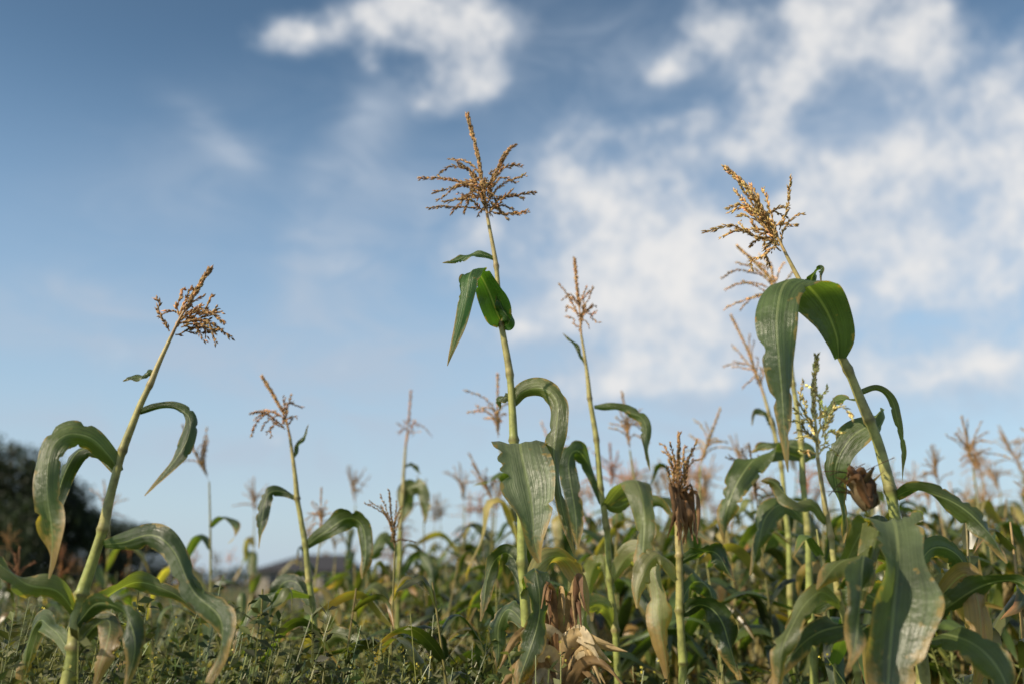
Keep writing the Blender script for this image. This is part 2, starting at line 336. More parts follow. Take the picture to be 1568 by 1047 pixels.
# =================== small tassel left-centre
plant(3.1,[(487,1100,6.5),(484,1000,6.2),(477,910,5.8),(466,830,5.2),(456,760,4.8),(449,705,3.8),(444,668,2.8)],
 leaves=[
 [(449,700,0,4,0),(458,680,0,9,10),(474,649,0,1,0)],
 [(458,765,0,6,0),(435,752,0,16,20),(412,756,-.02,22,30),(401,785,-.04,22,0),(397,838,-.05,2,0)],
 [{'wav':.3},(468,836,0,10,0),(495,815,-.03,28,30),(528,792,-.05,36,20),(552,802,-.06,34,10),(560,850,-.08,26,0),(556,885,-.08,3,0)],
 [{'side':(1,0,.2)},(478,912,0,10,0),(440,905,-.06,24,40),(405,910,-.1,38,20),(375,945,-.14,36,0),(362,1000,-.15,10,0)],
 [(484,1000,0,12,0),(510,975,-.05,28,20),(545,985,-.08,30,30),(580,1010,-.1,3,0)],
 [(478,925,0,12,0),(450,890,.05,26,30),(425,900,.08,28,10),(410,960,.1,3,0)]],
 tassel=dict(r=[(444,668),(437,640),(422,610),(402,577)],tips=[(386,626),(391,640),(386,661),(400,655),(414,662),(437,606),(446,604),(460,618),(455,632),(447,640),(414,640)],zone=.45),tcol=(.33,.2,.085),seed=2,dens=.9)

# =================== slim one further back
plant(4.5,[(606,1080,5.5),(609,950,5),(612,850,4.3),(616,760,3.6),(621,683,2.4)],
 leaves=[[(620,712,0,3,0),(632,713,0,10,20),(645,724,0,1,0)],
 [(615,775,0,6,0),(622,748,0,22,10),(640,745,-.03,26,20),(650,770,-.05,20,10),(652,800,-.05,2,0)],
 [(615,778,0,6,0),(614,752,0.02,18,0),(628,745,.05,24,20),(622,775,.07,22,0),(615,800,.07,2,0)],
 [(612,850,0,8,0),(590,820,0,20,20),(570,850,-.05,24,0),(560,900,-.05,2,0)],
 [(611,880,0,8,0),(640,850,0,20,20),(660,880,-.05,24,0),(668,930,-.05,2,0)]],
 tassel=dict(r=[(621,683),(624,655),(627,630),(629,600)],tips=[(609,648),(612,660),(640,650),(659,661,0),(636,640),(618,642),(632,662)],zone=.5),tcol=(.36,.21,.095),seed=3,dens=.7)

# =================== central tall plant
def ear_center(mb,rg):
    ear(mb,W(845,1075,2.34),R(60),0.20,rg,1,1,84,.026,12,.55)
    for k in range(30):
        low_=k>8; a=rg.uniform(-1,1); u0=856+a*18
        c=np.array([(.52,.41,.23),(.42,.30,.14),(.56,.45,.28),(.30,.19,.08)][k%4] if low_ else [(.24,.13,.05),(.16,.08,.035),(.34,.23,.10)][k%3])*rg.uniform(.75,1.15)
        h=rg.uniform(955,1025) if low_ else rg.uniform(870,930); f=(rg.uniform(10,60) if low_ else rg.uniform(2,14))*np.sign(a)
        wi=1.0 if low_ else .5
        pts=[(u0,1080,0,12),(u0+a*8,h+40,-.03,wi*rg.uniform(16,34)),(u0+a*14+f*.3,h+10,-.05,wi*rg.uniform(14,32)),(u0+a*14+f*.8,h+24+rg.uniform(-14,14),-.07,wi*rg.uniform(10,22)),(u0+a*16+f*1.3,h+50+rg.uniform(-34,16),-.08,2)]
        dz=rg.uniform(-.04,.02)-.03
        A=spline([np.append(W(p[0],p[1],2.36+p[2]+dz),p[3]*2.36/FP) for p in pts],30); S=np.cross(nrm(np.gradient(A[:,:3],axis=0)),[rg.normal(0,.4),1,0.2])
        ribbon(mb,A[:,:3],nrm(S),A[:,3],9,.5,.4,c,1.3,rg,3,.15,.03,3)
plant(2.4,[(806,1100,10),(806,1000,9.5),(803,900,9),(797,790,8.4),(789,680,7.6),(781,590,6.8),(770,500,6),(761,430,4.8),(755,380,4.0),(747,335,3.4)],
 leaves=[
 [{'col':(.06,.11,.03)},(757,396,0,7,0),(740,388,-.01,13,15),(712,392,-.02,17,10),(678,404,-.03,1,0)],
 [{'side':(1,.1,.1),'col':(.06,.13,.026),'cup':.34,'tw':12},(769,495,0,22,0),(760,478,-.02,46,0),(748,448,-.04,54,0),(738,424,-.07,46,0),(728,411,-.11,38,0),(719,424,-.14,34,0),(713,455,-.155,28,0),(703,500,-.16,20,0),(687,560,-.16,1,0)],
 [{'col':(.05,.12,.024)},(770,500,0,14,0),(778,492,-.03,26,20),(770,470,-.04,22,30),(762,452,-.04,10,0),(760,440,-.04,2,0)],
 [{'tw':18,'wav':.32},(784,618,0,14,0),(800,600,-.01,30,30),(828,594,-.03,38,25),(850,612,-.05,40,10),(852,650,-.06,38,0),(850,690,-.07,28,-20),(855,740,-.08,18,-40),(862,790,-.09,18,10),(880,852,-.1,1,0)],
 [(784,612,0,10,0),(772,606,.0,18,30),(764,612,.02,12,30),(764,628,.03,1,0)],
 [{'side':(1,0,.03),'col':(.125,.15,.08),'cup':-.34,'wav':.22,'n':90,'tw':9},(795,700,0,40,0),(795,684,-.05,74,0),(797,678,-.1,88,0),(800,692,-.14,96,0),(806,735,-.17,88,0),(814,785,-.19,64,0),(820,825,-.2,36,0),(828,860,-.2,8,0)],
 [{'side':(1,.5,0),'wav':.3},(800,905,0,20,0),(812,880,-.06,34,0),(822,872,-.12,38,20),(826,930,-.16,42,20),(812,990,-.18,40,0),(792,1060,-.18,16,0)],
 [{'col':(.08,.11,.04)},(806,960,0,16,0),(780,930,.04,34,30),(765,960,.08,34,0),(760,1030,.08,4,0)],
 [{'col':(.22,.2,.08),'dry':.5},(804,900,0,16,0),(830,860,.05,28,20),(860,855,.1,32,0),(890,890,.12,28,10),(900,940,.12,3,0)],
 [{'col':(.07,.09,.03)},(804,900,0,16,0),(785,850,.05,26,20),(765,850,.1,30,0),(745,890,.12,28,10),(735,950,.12,3,0)],
 ],
 tassel=dict(r=[(747,335),(744,312),(739,285),(732,240),(716,177)],tips=[(788,214,.0),(784,222,.01),(776,232),(646,270,-.02),(655,316,0),(664,288),(672,262),(690,246),(702,250),(684,300),(692,320),(712,318),(723,300),(797,252),(803,266),(790,275),(816,293,0),(800,302),(806,325,-.03),(790,318),(776,330),(765,322),(752,325),(704,305),(757,262),(770,255),(672,305),(688,275),(722,262),(780,295),(700,285),(715,275),(760,300),(735,290),(745,275),(735,322)],zone=.44,bare=.2),tcol=(.32,.20,.08),seed=4,extra=ear_center)

# =================== right-of-centre slim plant
plant(3.0,[(952,1100,7),(944,1000,6.5),(936,900,6),(926,790,5.5),(913,680,5),(903,600,4.4),(896,550,3.2),(890,512,2.4)],
 leaves=[
 [(897,560,0,4,0),(886,535,0,8,10),(874,520,0,6,10),(862,510,0,1,0)],
 [(910,622,0,8,0),(935,624,0,18,30),(962,630,-.02,22,30),(985,645,-.03,20,10),(992,690,-.04,12,0),(995,720,-.04,1,0)],
 [(921,770,0,8,0),(905,715,0,24,20),(885,690,-.04,32,20),(872,710,-.06,34,0),(880,790,-.08,26,0),(885,840,-.08,3,0)],
 [{'side':(1,.2,0),'col':(.14,.16,.07)},(925,775,0,14,0),(950,745,-.05,40,20),(975,735,-.12,46,0),(985,780,-.18,42,0),(985,850,-.2,34,0),(990,880,-.2,4,0)],
 [{'col':(.26,.25,.13),'dry':.7,'wav':.35},(935,890,0,12,0),(960,850,-.05,34,20),(985,850,-.1,42,0),(1005,900,-.14,42,0),(1015,970,-.16,36,0),(1022,1050,-.16,6,0)],
 [{'col':(.21,.22,.07)},(938,905,0,10,0),(922,860,.05,26,30),(905,880,.08,32,0),(905,950,.1,4,0)],
 [{'col':(.17,.18,.06)},(940,960,0,10,0),(925,925,-.05,30,20),(900,930,-.1,36,0),(885,990,-.12,30,0),(880,1040,-.1,4,0)],
 [(925,770,.02,10,0),(945,775,.03,20,30),(975,765,.05,26,40),(1010,770,.06,20,30),(1030,795,.06,2,0)]],
 tassel=dict(r=[(890,512),(888,480),(884,445),(880,398)],tips=[(856,438),(862,452),(866,470),(915,462),(906,446),(898,440),(912,480),(900,500),(896,470),(872,455),(870,482),(892,455),(905,470)],zone=.5),tcol=(.36,.22,.095),seed=5,dens=.9)

# =================== right tall plant with big folded leaf
def ear_right(mb,rg):
    ear(mb,W(1334,778,1.96),R(165),0.075,rg,1,1,66,.017,10,.45)
    for k in range(6):
        pts=[(1334,775,0,8),(1326+rg.uniform(-10,8),745+rg.uniform(-10,8),-.02,16),(1312+rg.uniform(-14,12),720+rg.uniform(-8,14),-.03,12),(1300+rg.uniform(-8,20),725+rg.uniform(-10,24),-.03,2)]
        A=spline([np.append(W(p[0],p[1],1.95+p[2]+rg.uniform(-.02,.02)),p[3]*1.95/FP) for p in pts],18); S=np.cross(nrm(np.gradient(A[:,:3],axis=0)),[rg.normal(0,.4),1,0.2])
        ribbon(mb,A[:,:3],nrm(S),A[:,3],5,.5,.4,np.array((.15,.075,.03))*rg.uniform(.5,1.4),1.3,rg,3,.15,.02)
plant(2.1,[(1420,1090,12),(1408,990,11.5),(1388,870,11),(1368,780,10.5),(1343,670,9.8),(1315,605,9.0),(1287,545,7.8),(1255,485,6),(1226,432,4.8),(1205,392,3.4)],
 leaves=[
 [{'side':(1,0,.25),'col':(.074,.108,.036),'cup':.32,'n':100,'tw':10,'wav':.22},(1284,548,-.01,22,0),(1280,515,-.03,60,0),(1264,475,-.05,80,0),(1244,444,-.08,84,0),(1222,426,-.13,78,0),(1200,440,-.17,76,0),(1188,490,-.2,72,0),(1190,545,-.21,54,0),(1197,605,-.21,32,0),(1203,660,-.21,20,0),(1209,722,-.21,2,0)],
 [{'col':(.04,.075,.02)},(1250,470,.02,20,0),(1240,440,.03,30,30),(1246,420,.02,26,40),(1258,412,.0,12,30),(1258,432,-.02,4,0)],
 [{'wav':.3},(1340,660,0,18,0),(1355,640,.05,28,30),(1340,645,.1,42,20),(1300,670,.12,46,10),(1280,720,.13,42,0),(1290,790,.14,24,0),(1290,830,.14,3,0)],
 [(1318,610,.02,10,0),(1290,610,.08,18,45),(1270,622,.1,22,40),(1250,640,.1,2,0)],
 [(1316,600,.02,10,0),(1345,596,.03,14,60),(1370,620,.03,14,40),(1380,670,.02,12,20),(1383,735,.02,1,0)],
 [{'side':(1,0,.0),'col':(.098,.125,.058),'cup':-.36,'wav':.26,'n':100,'tw':10},(1375,840,0,40,0),(1372,808,-.06,76,0),(1370,797,-.14,86,0),(1372,815,-.2,92,0),(1373,870,-.26,92,0),(1368,950,-.3,104,0),(1362,1040,-.32,80,0),(1355,1110,-.33,20,0)],
 [(1372,760,0,14,0),(1400,748,-.04,28,40),(1440,760,-.06,32,30),(1490,790,-.08,38,15),(1520,820,-.09,34,0),(1540,862,-.1,2,0)],
 [{'side':(1,.3,0)},(1385,865,0,16,0),(1345,850,-.1,34,10),(1310,850,-.16,46,30),(1275,870,-.2,42,20),(1250,900,-.22,5,0)],
 [{'wav':.3},(1405,980,0,20,0),(1440,935,-.06,42,20),(1500,900,-.1,42,20),(1560,890,-.14,36,10),(1620,930,-.16,5,0)],
 [{'side':(1,.2,0)},(1400,960,0,20,0),(1340,915,-.02,44,20),(1290,900,-.04,48,30),(1240,930,-.06,40,10),(1190,1000,-.06,10,0)],
 [{'col':(.15,.14,.05),'dry':.6},(1400,950,0,20,0),(1440,900,.04,40,20),(1480,905,.08,44,0),(1500,960,.1,44,0),(1500,1060,.1,10,0)],
 [{'col':(.26,.17,.08),'dry':.5,'wav':.5},(1410,990,0,20,0),(1450,900,-.04,26,20),(1485,880,-.08,34,0),(1500,960,-.1,36,0),(1496,1060,-.1,10,0)],
 [(1392,880,0,16,0),(1430,840,.06,32,20),(1470,850,.1,36,10),(1490,900,.12,32,0),(1495,950,.12,3,0)],
 [{'side':(1,.1,0),'wav':.28},(1405,985,0,20,0),(1450,970,-.14,46,20),(1500,990,-.22,56,10),(1540,1050,-.25,40,0),(1550,1100,-.25,5,0)],
 [{'side':(1,.1,0),'wav':.28},(1405,990,0,20,0),(1340,960,-.1,40,10),(1290,955,-.16,46,10),(1240,975,-.2,40,0),(1180,1050,-.22,10,0)],
 ],
 tassel=dict(r=[(1205,392),(1190,362),(1170,325),(1142,285),(1112,258)],tips=[(1210,278,.0),(1227,322,0),(1218,345),(1205,320),(1082,353,0),(1104,358),(1118,306),(1124,322),(1133,330),(1150,278),(1160,298),(1168,285),(1128,290),(1140,312),(1150,410,0),(1175,400),(1150,372),(1186,345),(1172,372),(1150,300),(1160,320),(1130,275)],zone=.38,bare=.25),tcol=(.42,.29,.115),seed=6,extra=ear_right)

# =================== pale young tassel in front of it
plant(1.95,[(1322,1100,6.5),(1302,990,6),(1282,890,5.8),(1266,790,5),(1252,700,3.6)],
 leaves=[[(1266,800,0,8,0),(1245,775,-.03,22,20),(1215,765,-.05,26,30),(1185,740,-.05,20,30),(1165,735,-.05,1,0)],
 [{'side':(1,.3,0)},(1280,880,0,10,0),(1300,850,.03,30,0),(1330,800,.05,46,10),(1345,790,.02,48,10),(1330,870,-.02,40,0),(1320,930,-.02,4,0)],
 [(1290,930,0,12,0),(1250,905,-.05,28,30),(1200,985,-.1,36,10),(1190,1050,-.1,20,0)],
 [{'side':(1,.2,0)},(1285,900,0,12,0),(1310,862,-.1,36,20),(1322,850,-.16,46,0),(1320,900,-.2,48,0),(1310,970,-.22,36,0),(1300,1020,-.22,4,0)]],
 tassel=dict(r=[(1252,700),(1250,660),(1246,610),(1250,548)],tips=[(1212,648),(1216,625),(1228,600),(1236,585),(1300,626),(1286,650),(1274,612),(1262,590),(1228,575),(1235,690),(1220,670),(1280,690),(1262,640),(1240,640)],zone=.5),tcol=(.50,.43,.18),seed=7,dens=.8)

# =================== brown withered one
def wilt(mb,rg):
    for k in range(18):
        u=1036+rg.uniform(-8,34); pts=[(1038,770,0,5),(u,752+rg.uniform(-14,14),-.02,9),(u+6,785,-.03,11),(u+4+rg.uniform(-10,12),820+rg.uniform(-24,16),-.03,2)]
        A=spline([np.append(W(p[0],p[1],2.75+p[2]+rg.uniform(-.03,.03)),p[3]*2.75/FP) for p in pts],20); S=np.cross(nrm(np.gradient(A[:,:3],axis=0)),[rg.normal(0,.6),1,0.2])
        ribbon(mb,A[:,:3],nrm(S),A[:,3],5,.6,.7,np.array((.24,.13,.055))*rg.uniform(.4,1.5),1.3,rg,3,.15,.02,3)
plant(2.75,[(1046,1100,8),(1044,1000,7.5),(1040,880,7),(1037,780,5.5)],
 leaves=[[(1040,860,0,12,0),(1070,845,-.03,30,40),(1100,850,-.05,34,20),(1125,890,-.06,3,0)],
 [{'col':(.22,.21,.1)},(1040,890,0,12,0),(1010,850,-.03,34,20),(985,875,-.05,36,10),(975,930,-.06,4,0)],
 [(1042,940,0,12,0),(1075,925,-.03,34,20),(1110,960,-.05,40,10),(1130,1040,-.06,10,0)],
 [(1042,930,0,12,0),(1060,890,.06,30,20),(1085,900,.1,34,0),(1095,960,.1,3,0)]],
 tassel=dict(r=[(1037,780),(1037,755),(1038,730),(1040,665)],tips=[(1013,672),(1018,690),(1027,680),(1068,674),(1058,690),(1050,680),(1070,700),(1022,715),(1052,710),(1030,700),(1046,700)],zone=.3,bare=.1),tcol=(.36,.22,.09),seed=8,extra=wilt)

# =================== plants behind the right one
plant(3.2,[(1245,1000,7),(1235,800,6),(1222,640,5),(1208,540,4),(1196,470,3)],
 leaves=[[(1235,800,0,10,0),(1200,770,0,34,20),(1170,800,-.03,34,0),(1150,880,-.05,4,0)],
 [{'side':(1,.2,.3),'wav':.3},(1228,700,0,10,0),(1180,690,-.05,38,30),(1140,720,-.1,42,10),(1115,770,-.12,38,0),(1110,830,-.12,3,0)],
 [(1228,705,0,10,0),(1245,690,0.05,22,30),(1180,678,.08,28,30),(1150,690,.08,3,0)]],
 tassel=dict(r=[(1196,470),(1188,445),(1170,415),(1130,378)],tips=[(1106,420),(1112,440),(1112,472),(1135,468),(1128,402),(1150,395),(1165,390),(1200,400),(1215,415),(1180,395),(1140,430),(1210,440)],zone=.5),tcol=(.42,.28,.12),seed=9,dens=.8)
plant(3.7,[(1215,1000,6),(1205,800,5),(1190,680,4),(1170,605,3)],
 leaves=[[(1190,690,0,6,0),(1180,640,0,14,20),(1160,630,0,12,20),(1150,650,0,1,0)]],
 tassel=dict(r=[(1170,605),(1160,575),(1145,535),(1120,485)],tips=[(1121,528),(1110,560),(1125,560),(1148,510),(1160,545),(1176,560),(1140,590),(1165,560)],zone=.5),tcol=(.40,.26,.11),seed=10,dens=.7)

# ------------------------------------------------------------ individually placed plants further away
VP=[variant(s,1.9,1,True).pack() for s in range(40,50)]; VH=[p['V'][:,2].max() for p in VP]
VNo=[variant(s,1.75,1,False).pack() for s in range(60,67)]
VL=[variant(s,1.9,0,True).pack() for s in range(80,86)]+[variant(s,1.7,0,False).pack() for s in range(86,92)]
def place(u,v,d,k,rz,lean=0.0):
    w=W(u,v,d); mb=MB(); sc=w[2]/VH[k]; sc=min(max(sc,.5),1.25)
    tp=VP[k]; top=tp['V'][np.argmax(tp['V'][:,2])]*sc; c,s=math.cos(rz),math.sin(rz)
    x=w[0]-(top[0]*c-top[1]*s)-lean*w[2]
    mb.addpack(tp,sc,rz,(0,0,0),(1,1,1),(lean,0))
    mb.obj('corn_plant',MATS).location=(x,d,0)
for i,(u,v,d,ln) in enumerate([(294,655,4.2,.02),(158,732,5.2,0),(386,727,6.0,0),(532,710,6.0,.03),(483,785,7.5,0),(703,708,5.6,-.05),(756,735,6.5,0),(667,755,7.2,0),(762,573,3.7,-.12),(950,598,4.0,-.05),(1130,655,5.0,-.03),(1098,690,6.2,0),(1478,632,4.4,-.1),(1430,678,5.0,-.06),(1560,625,4.6,-.05),(1528,650,5.5,-.05),(1395,705,6.4,0),(1010,700,6.5,0),(830,640,5.0,-.05),(1590,700,4.0,0),(250,800,7.0,0),(20,800,7,0),(1270,690,5.6,0),(975,715,5.5,0),(1065,725,6.5,0),(1165,715,5.8,.03),(1510,720,5.2,0),(1350,745,7,0),(1455,735,6.2,0),(1415,720,5.6,-.04),(1545,700,6.2,-.04),(1490,690,6.4,.02)]):
    place(u,v,d,i%10,i*1.7,ln)

# ------------------------------------------------------------ the field
fm=MB()
y=2.7
while y<60:
    near=y<12; dx=.25 if y<8 else (.38 if near else 1.0); xm=0.62*y+2.0
    x=-xm
    while x<xm:
        X=x+rng.uniform(-.12,.12)*(1 if near else 3); Y=y+rng.uniform(-.2,.2)
        left=1/(1+math.exp((X/Y+0.10)*22))
        ok=rng.random()<(0.97-0.5*left if near else .85-0.2*left)
        if Y<3.4 and X<1.0: ok=ok and rng.random()<.35
        if Y>20 and abs(X/Y+.205)<.045: ok=False      # gap in the corn that leaves the house in view
        if ok:
            rt=1/(1+math.exp(-(X/Y-.12)*14))
            hs=(rng.uniform(.78,.92)+.08*rt)*(1-left)+rng.uniform(.5,.66)*left
            if not near: hs*=1-.22*left
            if Y<4.0: hs=min(hs,.60+.12*rt)
            elif Y<6: hs=min(hs,.78-.12*left+.08*rt)
            if Y>7 and abs(X/Y+.205)<.05: hs=min(hs,.47)
            tint=np.array([1,1,1])*rng.uniform(.55,1.2)*np.array([rng.uniform(.85,1.35),1,rng.uniform(.85,1.1)])
            if near:
                p=VNo[rng.integers(7)] if rng.random()<(.86 if Y<6 else .58) else VP[rng.integers(10)]
            else: p=VL[rng.integers(12)]
            fm.addpack(p,hs,rng.uniform(0,6.28),(X,Y,0),tint,(rng.normal(0,.06),rng.normal(0,.05)))
        x+=dx
    y+=.46 if y<8 else (.7 if near else 1.5)
fm.obj('corn_field',FMATS)

# ------------------------------------------------------------ weeds
def weeds():
    mb=MB()
    N=2100; X=[];Y=[]
    while len(X)<N:
        yy=2.0+11*rng.random()**1.5; xx=rng.uniform(-.6*yy-.5,.6*yy+.5)
        if xx/yy>-0.05 and rng.random()>(.25 if xx/yy<.1 else .12): continue
        if math.sin(xx*2.3+yy)+math.sin(yy*2.9-xx*1.3)+rng.normal(0,.7)<-.8: continue
        X.append(xx);Y.append(yy)
    for x0,y0 in zip(X,Y):
        pt=math.sin(x0*3.1+1)*math.sin(y0*2.2)
        H=(rng.uniform(.5,.86) if y0<5 else rng.uniform(.45,.84))+.06*pt
        g=np.array([.072,.10,.026])*rng.uniform(.45,1.5)*np.array([rng.uniform(.9,1.5),1,1])
        nb=rng.integers(3,7)
        for q in range(nb):
            hh=H*rng.uniform(.7,1); lx,ly=rng.normal(0,.11,2); n=6; t=np.linspace(0,1,n)
            P=np.stack([x0+lx*t*t,y0+ly*t*t,hh*t],1)
            tube(mb,P,np.linspace(.003,.001,n),3,1,g*1.5)
            k=32 if y0<6 else 18
            f=rng.uniform(.35,1,k)**.8; az=rng.uniform(0,6.28,k)
            C=np.stack([x0+lx*f*f,y0+ly*f*f,hh*f],1)
            D=nrm(np.stack([np.cos(az),np.sin(az),rng.uniform(-.1,1.4,k)],1)); Sd=nrm(np.cross(D,rng.normal(size=(k,3))))
            l=rng.uniform(.02,.055,k)[:,None]*(1.25-f[:,None]*.5)*(1 if y0<6 else 1.3); w=l*rng.uniform(.08,.24,(k,1))
            V=np.stack([C,C+D*l*.5+Sd*w,C+D*l-np.array([0,0,.004]),C+D*l*.5-Sd*w],1)
            c=np.repeat(g*rng.uniform(.5,1.6,(k,1)),4,0)
            mb.add(V.reshape(-1,3),Q=np.arange(4*k).reshape(k,4),mat=0,col=c)
            if rng.random()<.16:
                k=6; C=np.array([x0+lx,y0+ly,hh])+rng.normal(0,.014,(k,3))
                A=nrm(rng.normal(size=(k,3)));B=nrm(np.cross(A,rng.normal(size=(k,3)))); s=.0034
                V=np.stack([C-A*s,C+B*s,C+A*s,C-B*s],1); mb.add(V.reshape(-1,3),Q=np.arange(4*k).reshape(k,4),mat=0,col=(.5,.42,.06))
    mb.obj('weeds',[M_FOL,M_STEM],smooth=False)
weeds()

# ------------------------------------------------------------ ground
def ground():
    mb=MB(); xs=np.concatenate([-np.geomspace(400,1,30),np.linspace(-.8,.8,5),np.geomspace(1,400,30)]); ys=np.concatenate([-np.geomspace(100,1,14),np.linspace(-.6,12,30),np.geomspace(13,900,30)])
    gx,gy=np.meshgrid(xs,ys); z=0.02*np.sin(gy*3.1+np.sin(gx))+.015*np.sin(gx*4.3+gy); z=np.where(np.hypot(gx,gy)>30,0,z)-.02
    V=np.stack([gx,gy,z],-1).reshape(-1,3); nx=len(xs); i=np.arange(len(ys)-1)[:,None]*nx; j=np.arange(nx-1)[None]
    mb.add(V,Q=np.stack([i+j,i+j+1,i+nx+j+1,i+nx+j],-1).reshape(-1,4))
    m,nt=mk('soil_and_grass'); b=NB(nt); out=b.n('ShaderNodeOutputMaterial'); pr=b.n('ShaderNodeBsdfPrincipled'); g=b.n('ShaderNodeNewGeometry')
    n1=b.noise(g.outputs['Position'],1.3,4,.6).outputs[0]; n2=b.noise(g.outputs['Position'],18,4,.7).outputs[0]
    c=b.mix(b.mr(n1,.4,.6),(.06,.045,.028,1),(.04,.06,.02,1)); c=b.mix(b.mr(n2,.35,.7),c,(.09,.08,.04,1)); b.l(c,pr.inputs['Base Color']); pr.inputs['Roughness'].default_value=.95
    bp=b.n('ShaderNodeBump'); bp.inputs['Strength'].default_value=.8; bp.inputs['Distance'].default_value=.03; b.l(n2,bp.inputs['Height']); b.l(bp.outputs[0],pr.inputs['Normal']); b.l(pr.outputs[0],out.inputs[0])
    mb.obj('ground',[m])
ground()

# ------------------------------------------------------------ trees
def leaves_cloud(mb,cent,rad,k,size,col,rg):
    D=nrm(rg.normal(size=(k,3))); r=rg.uniform(.25,1,k)[:,None]**.6*(1+rg.normal(0,.13,(k,1))); C=cent+D*r*rad
    A=nrm(rg.normal(size=(k,3))); B=nrm(np.cross(A,rg.normal(size=(k,3)))); s=size*rg.uniform(.6,1.4,(k,1))
    V=np.stack([C-A*s,C+B*s*.6,C+A*s,C-B*s*.6],1)
    c=np.array(col)*rg.uniform(.5,1.5,(k,1)); mb.add(V.reshape(-1,3),Q=np.arange(4*k).reshape(k,4),mat=0,col=np.repeat(c,4,0))
def tree(x,y,H,Rr,seed,col=(.028,.042,.016)):
    rg=np.random.default_rng(seed); mb=MB()
    P=spline([(0,0,0),(rg.normal(0,.1),rg.normal(0,.1),H*.3),(rg.normal(0,.2),0,H*.8)],10); tube(mb,P,np.linspace(.035*H,.01*H,10),8,1,(.06,.045,.03))
    for i in range(30):
        a=rg.uniform(0,6.28); f=rg.uniform(.05,1); rr=Rr*(.95*math.sin(min(1,(1.12-f)*1.6)*1.57))*rg.uniform(.35,1)
        e=np.array([math.cos(a)*rr,math.sin(a)*rr,H*(.16+.78*f)]); s=P[int(np.clip((e[2]/H-.25)/.6,0.05,.95)*9)]
        B=bez(s,(s+e)/2+np.array([0,0,-.05*H]),e,7); tube(mb,B,np.linspace(.01*H,.003*H,7),5,1,(.06,.045,.03))
        q=rg.uniform(.6,1.4); leaves_cloud(mb,e,np.array([1,1,.75])*Rr*rg.uniform(.24,.4),400,.08*H/5,np.array(col)*q,rg)
    o=mb.obj('tree',[M_FOL,M_BARK],smooth=False); o.location=(x,y,0)
for i,(u,v,d,rr) in enumerate([(-70,672,30,3.0),(12,692,30,2.7),(80,738,32,2.4),(145,782,34,2.0),(192,800,38,1.6),(-170,650,30,3.4)]):
    w=W(u,v,d); tree(w[0],d,w[2]*1.0,rr,200+i)
tl=MB(); rg=np.random.default_rng(5)
for x in np.arange(-150,150,2.4):
    yy=170+rg.normal(0,4); h=rg.uniform(2.0,3.8); leaves_cloud(tl,np.array([x,yy,h*.5]),np.array([2.6,2,h*.6]),110,.45,np.array((.045,.06,.035))*rg.uniform(.7,1.2),rg)
tl.obj('distant_tree_line',[M_FOL],smooth=False)

# ------------------------------------------------------------ farmhouse with dark hipped roof
def house():
    e=bpy.data.objects.new('farmhouse',None); scene.collection.objects.link(e)
    D0=80; w=W(476,848,D0); cx=w[0]; H=w[2]; hw=3.3; hd=3.6; ev=H-1.15
    def sm(name,rgb,ro=.8,wave=False):
        m,nt=mk(name); b=NB(nt); out=b.n('ShaderNodeOutputMaterial'); pr=b.n('ShaderNodeBsdfPrincipled'); tc=b.n('ShaderNodeTexCoord')
        n=b.noise(tc.outputs['Object'],4 if not wave else 9,3,.6).outputs[0]; c=b.mix(b.mr(n,.3,.7),tuple(x*.7 for x in rgb)+(1,),tuple(x*1.25 for x in rgb)+(1,)); b.l(c,pr.inputs['Base Color']); pr.inputs['Roughness'].default_value=ro; b.l(pr.outputs[0],out.inputs[0]); return m
    mw=sm('render_wall',(.3,.26,.2)); mr_=sm('roof_tile',(.04,.038,.042),.8,True); mg=sm('window_glass',(.03,.035,.04),.2); mf=sm('window_frame',(.5,.48,.44))
    def box(nm,a,b_,m):
        V=[(x,y,z) for x in(a[0],b_[0]) for y in(a[1],b_[1]) for z in(a[2],b_[2])]
        mb=MB(); mb.add(V,Q=[(0,1,3,2),(4,6,7,5),(0,4,5,1),(2,3,7,6),(0,2,6,4),(1,5,7,3)]); mb.obj(nm,[m],False,e)
    box('walls',(-hw,-hd,-.1),(hw,hd,ev),mw)
    mb=MB(); o=.45; V=[(-hw-o,-hd-o,ev-.12),(hw+o,-hd-o,ev-.12),(hw+o,hd+o,ev-.12),(-hw-o,hd+o,ev-.12),(-.6,-.3,H),(2.9,-.3,H),(2.9,.3,H),(-.6,.3,H)]
    mb.add(V,Q=[(0,1,5,4),(1,2,6,5),(2,3,7,6),(3,0,4,7),(4,5,6,7),(3,2,1,0)]); mb.obj('roof',[mr_],False,e)
    box('chimney',(.9,.35,ev+.3),(1.3,.75,H+.2),mw)
    for i,x in enumerate((-2.4,1.6)):
        box('window_frame_%d'%i,(x-.06,-hd-.05,.5),(x+.86,-hd+.02,ev-.3),mf); box('window_%d'%i,(x,-hd-.07,.56),(x+.8,-hd-.045,ev-.36),mg)
    box('door',(-.5,-hd-.06,0),(.4,-hd+.02,ev-.15),mf)
    e.location=(cx,D0,0)
house()

